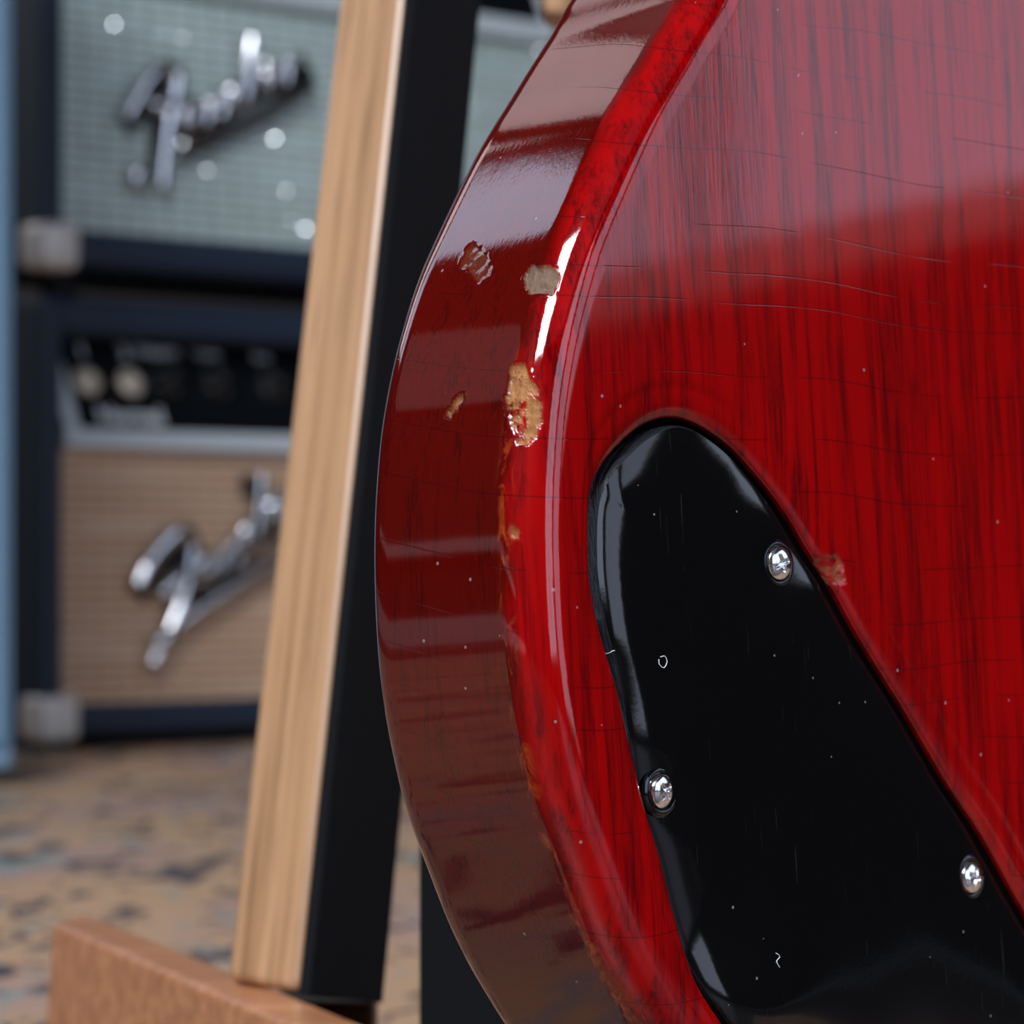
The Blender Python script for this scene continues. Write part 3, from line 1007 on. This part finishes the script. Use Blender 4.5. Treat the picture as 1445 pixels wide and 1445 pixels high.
# control cover: a warped black plate let into the cavity
SCREWS = [(1103, 795), (941, 1117), (1380, 1238), (1290, 1600)]
screw_pq = [to_plane(x, y, -.0005) for x, y in SCREWS]
GAP = .0014
plate = cav - CN * GAP
plate = smooth_loop(plate, 6)
PN = loop_normals(plate)
plate_poly = [tuple(c) for c in plate]
def cover_w(p, q, edge, roll=1.0):
    """height of the plate: rolled edges, dished round the screws, slack in between"""
    w = -.0006 + warp(p, q)
    w += .004 * (q + .045)                                      # sits a little askew
    w -= roll * (.0011 * math.exp(-edge / .0032) + .0011 * math.exp(-edge / .010))
    for sp_, sq in screw_pq:
        r = math.hypot(p - sp_, q - sq)
        w -= .00035 * math.exp(-(r / .006) ** 2)
    x, y = to_pixel(p, q, 0)
    w += .0021 * math.exp(-(((x - 1045) / 85) ** 2 + ((y - 1445) / 95) ** 2))
    w += .0003 * noise.noise(Vector((p * 45, q * 28, 3.1))) 
    return w
rings = [0.0, .0002, .0006, .0011, .0018, .0027, .0038]
BEV = np.array([.0003 + .0021 * max(0, -n_[0]) * max(0, min(1, (c[1] + .052) / .025)) for c, n_ in zip(plate, PN)])
for _ in range(10):
    BEV = .25 * np.roll(BEV, 1) + .5 * BEV + .25 * np.roll(BEV, -1)
ROLL = np.abs(PN[:, 0]) ** 1.5                                  # the ends stay flat, the long edges roll over
for _ in range(10):
    ROLL = .25 * np.roll(ROLL, 1) + .5 * ROLL + .25 * np.roll(ROLL, -1)
pv, pring = [], [0]
for c, bv, rl in zip(plate, BEV, ROLL):
    pv.append((c[0], c[1], cover_w(c[0], c[1], 0, rl) - bv * .95))
for d in rings:
    pring.append(len(pv))
    P = plate - PN * (BEV + d)[:, None]
    for c, rl in zip(P, ROLL):
        pv.append((c[0], c[1], cover_w(c[0], c[1], d, rl)))
pf, pm = [], []
NP_ = len(plate)
for a, b in zip(pring, pring[1:]):
    for i in range(NP_):
        i2 = (i + 1) % NP_
        pf.append((a + i, a + i2, b + i2, b + i)); pm.append(1 if a == 0 else 0)
inner = plate - PN * (BEV + rings[-1])[:, None]
lo_, hi_ = inner.min(0), inner.max(0)
gx_ = np.arange(lo_[0], hi_[0], .0011)
gy_ = np.arange(lo_[1], hi_[1], .0011)
GXY = np.array([(x + (.00055 if k % 2 else 0), y) for k, y in enumerate(gy_) for x in gx_])
core = plate - PN * (BEV + rings[-1] + .0007)[:, None]
GXY = GXY[inside(core, GXY)]
co = [Vector(c) for c in inner] + [Vector(c) for c in GXY]
vco, _, tris, orig_v = delaunay_2d_cdt(co, [(i, (i + 1) % NP_) for i in range(NP_)], [], 1, 1e-7)[:4]
idmap = {}
tree_pts = inner
for k, c in enumerate(vco):
    o = orig_v[k][0]
    if o < NP_:
        idmap[k] = pring[-1] + o
    else:
        dd = np.linalg.norm(tree_pts - np.array(c), axis=1)
        e = rings[-1] + float(dd.min())
        wt = 1 / (dd + .0004) ** 3
        rl = float((wt * ROLL).sum() / wt.sum())
        idmap[k] = len(pv)
        pv.append((c[0], c[1], cover_w(c[0], c[1], e, rl)))
for t in tris:
    pf.append(tuple(idmap[i] for i in t)); pm.append(0)
# sawn edge down to the underside
b0 = len(pv)
for i, c in enumerate(plate):
    pv.append((c[0] - PN[i][0] * .0, c[1] - PN[i][1] * .0, -.0045 + warp(*c)))
for i in range(NP_):
    i2 = (i + 1) % NP_
    pf.append((b0 + i, b0 + i2, pring[0] + i2, pring[0] + i)); pm.append(1)
pf.append(tuple(b0 + i for i in range(NP_))[::-1]); pm.append(1)
cover = mesh_object('control_cover', pv, pf, None, guitar, True, [COVER, COVER_EDGE], pm)
bm = bmesh.new(); bm.from_mesh(cover.data)
bmesh.ops.recalc_face_normals(bm, faces=bm.faces)
for e in bm.edges:
    if len(e.link_faces) == 2 and e.link_faces[0].material_index != e.link_faces[1].material_index:
        e.smooth = False
bm.to_mesh(cover.data); bm.free()

PV = np.array(pv[:b0])
def plate_h(p, q):
    return float(PV[np.argmin((PV[:, 0] - p) ** 2 + (PV[:, 1] - q) ** 2), 2])

# screws: domed heads with a cross recess
def screw_mesh(rot):
    R, hgt = .00275, .00125
    bm = bmesh.new()
    rows_ = []
    NR, NS = 26, 72
    for i in range(NR + 1):
        r = R * i / NR
        ring = []
        for k in range(NS):
            a = 2 * math.pi * k / NS
            x, y = r * math.cos(a), r * math.sin(a)
            z = hgt * math.sqrt(max(0, 1 - (r / R) ** 2 * .93)) - hgt * .26
            ca, sa = math.cos(rot), math.sin(rot)
            xr, yr = x * ca + y * sa, -x * sa + y * ca
            def arm(u, v):
                half_w = .00042 * (1 - .25 * min(1, abs(u) / .0017))
                return max(0, min(1, (half_w - abs(v)) / .00010)) * max(0, min(1, (.00165 - abs(u)) / .0003))
            cut = max(arm(xr, yr), arm(yr, xr))
            z -= cut * (.00095 * (1 - .45 * r / .0017) if r < .0017 else .0)
            ring.append((x, y, z))
        rows_.append(ring)
    c0 = bm.verts.new(rows_[0][0])
    prev = None
    for i in range(1, NR + 1):
        cur = [bm.verts.new(p) for p in rows_[i]]
        for k in range(NS):
            k2 = (k + 1) % NS
            if prev is None:
                bm.faces.new((c0, cur[k], cur[k2]))
            else:
                bm.faces.new((prev[k], cur[k], cur[k2], prev[k2]))
        prev = cur
    low = [bm.verts.new((v.co.x, v.co.y, -.0012)) for v in prev]
    for k in range(NS):
        k2 = (k + 1) % NS
        bm.faces.new((prev[k], low[k], low[k2], prev[k2]))
    return bm
for k, ((p, q), rot) in enumerate(zip(screw_pq, (.35, .75, 1.2, .2))):
    s = bm_object('cover_screw', screw_mesh(rot), STEEL, cover, True)
    s.location = (p, q, plate_h(p, q) + .0004)
    s.rotation_euler = ((.05, -.08, 0), (.10, .12, 0), (-.05, .02, 0), (0, 0, 0))[k]
    bm = bmesh.new()                                            # raised burr of plastic round the screw
    add_lathe(bm, [(.0029, .00005), (.0032, .00035), (.0036, .0003), (.0042, -.0002)], 40)
    r_ = bm_object('screw_burr', bm, COVER, cover, True)
    r_.location = (p, q, plate_h(p, q))

# lint fibres lying on the plate
for pts in ([(878, 917), (872, 920), (869, 930), (866, 938), (862, 944)], [(934, 927), (940, 926), (943, 934), (939, 942), (933, 938), (932, 930)],
            [(1093, 1345), (1098, 1350), (1093, 1357), (1097, 1365)]):
    bm = bmesh.new()
    P3 = []
    for x, y in catmull(pts, 5):
        p, q = to_plane(x, y, -.0006)
        P3.append((p, q, plate_h(p, q) + .0001))
    add_tube(bm, P3, .00007, 6)
    bm_object('lint_fibre', bm, IVORY, cover, True)

# padded cradle of the stand under the lower edge of the body
low = min((GM @ Vector(v)).z for v in verts[:len(rows) * NO])
foot_pt = GO + e1 * PC - uB * .165 - nB * .02
bm = bmesh.new()
add_hexa(bm, [sp(p) for p in ((foot_pt.x - .03, foot_pt.y - .03, 0), (foot_pt.x + .03, foot_pt.y - .02, 0), (Pb.x + .034, Pb.y + .03, 0), (Pb.x + .004, Pb.y + .026, 0),
                               (foot_pt.x - .03, foot_pt.y - .03, low), (foot_pt.x + .03, foot_pt.y - .02, low), (Pb.x + .034, Pb.y + .03, low), (Pb.x + .004, Pb.y + .026, low))])
bm_object('cradle_arm', bm, FOAM, stand)

# neck beyond the frame
bm = bmesh.new()
add_box(bm, (PC - .027, .245, -.046), (PC + .027, .62, -.020), .009, 3)
bm_object('neck', bm, CHERRY, guitar)
bm = bmesh.new()
add_box(bm, (PC - .026, .20, -.0525), (PC + .026, .62, -.0462), .0015)
bm_object('fretboard', bm, FRETWOOD, guitar)
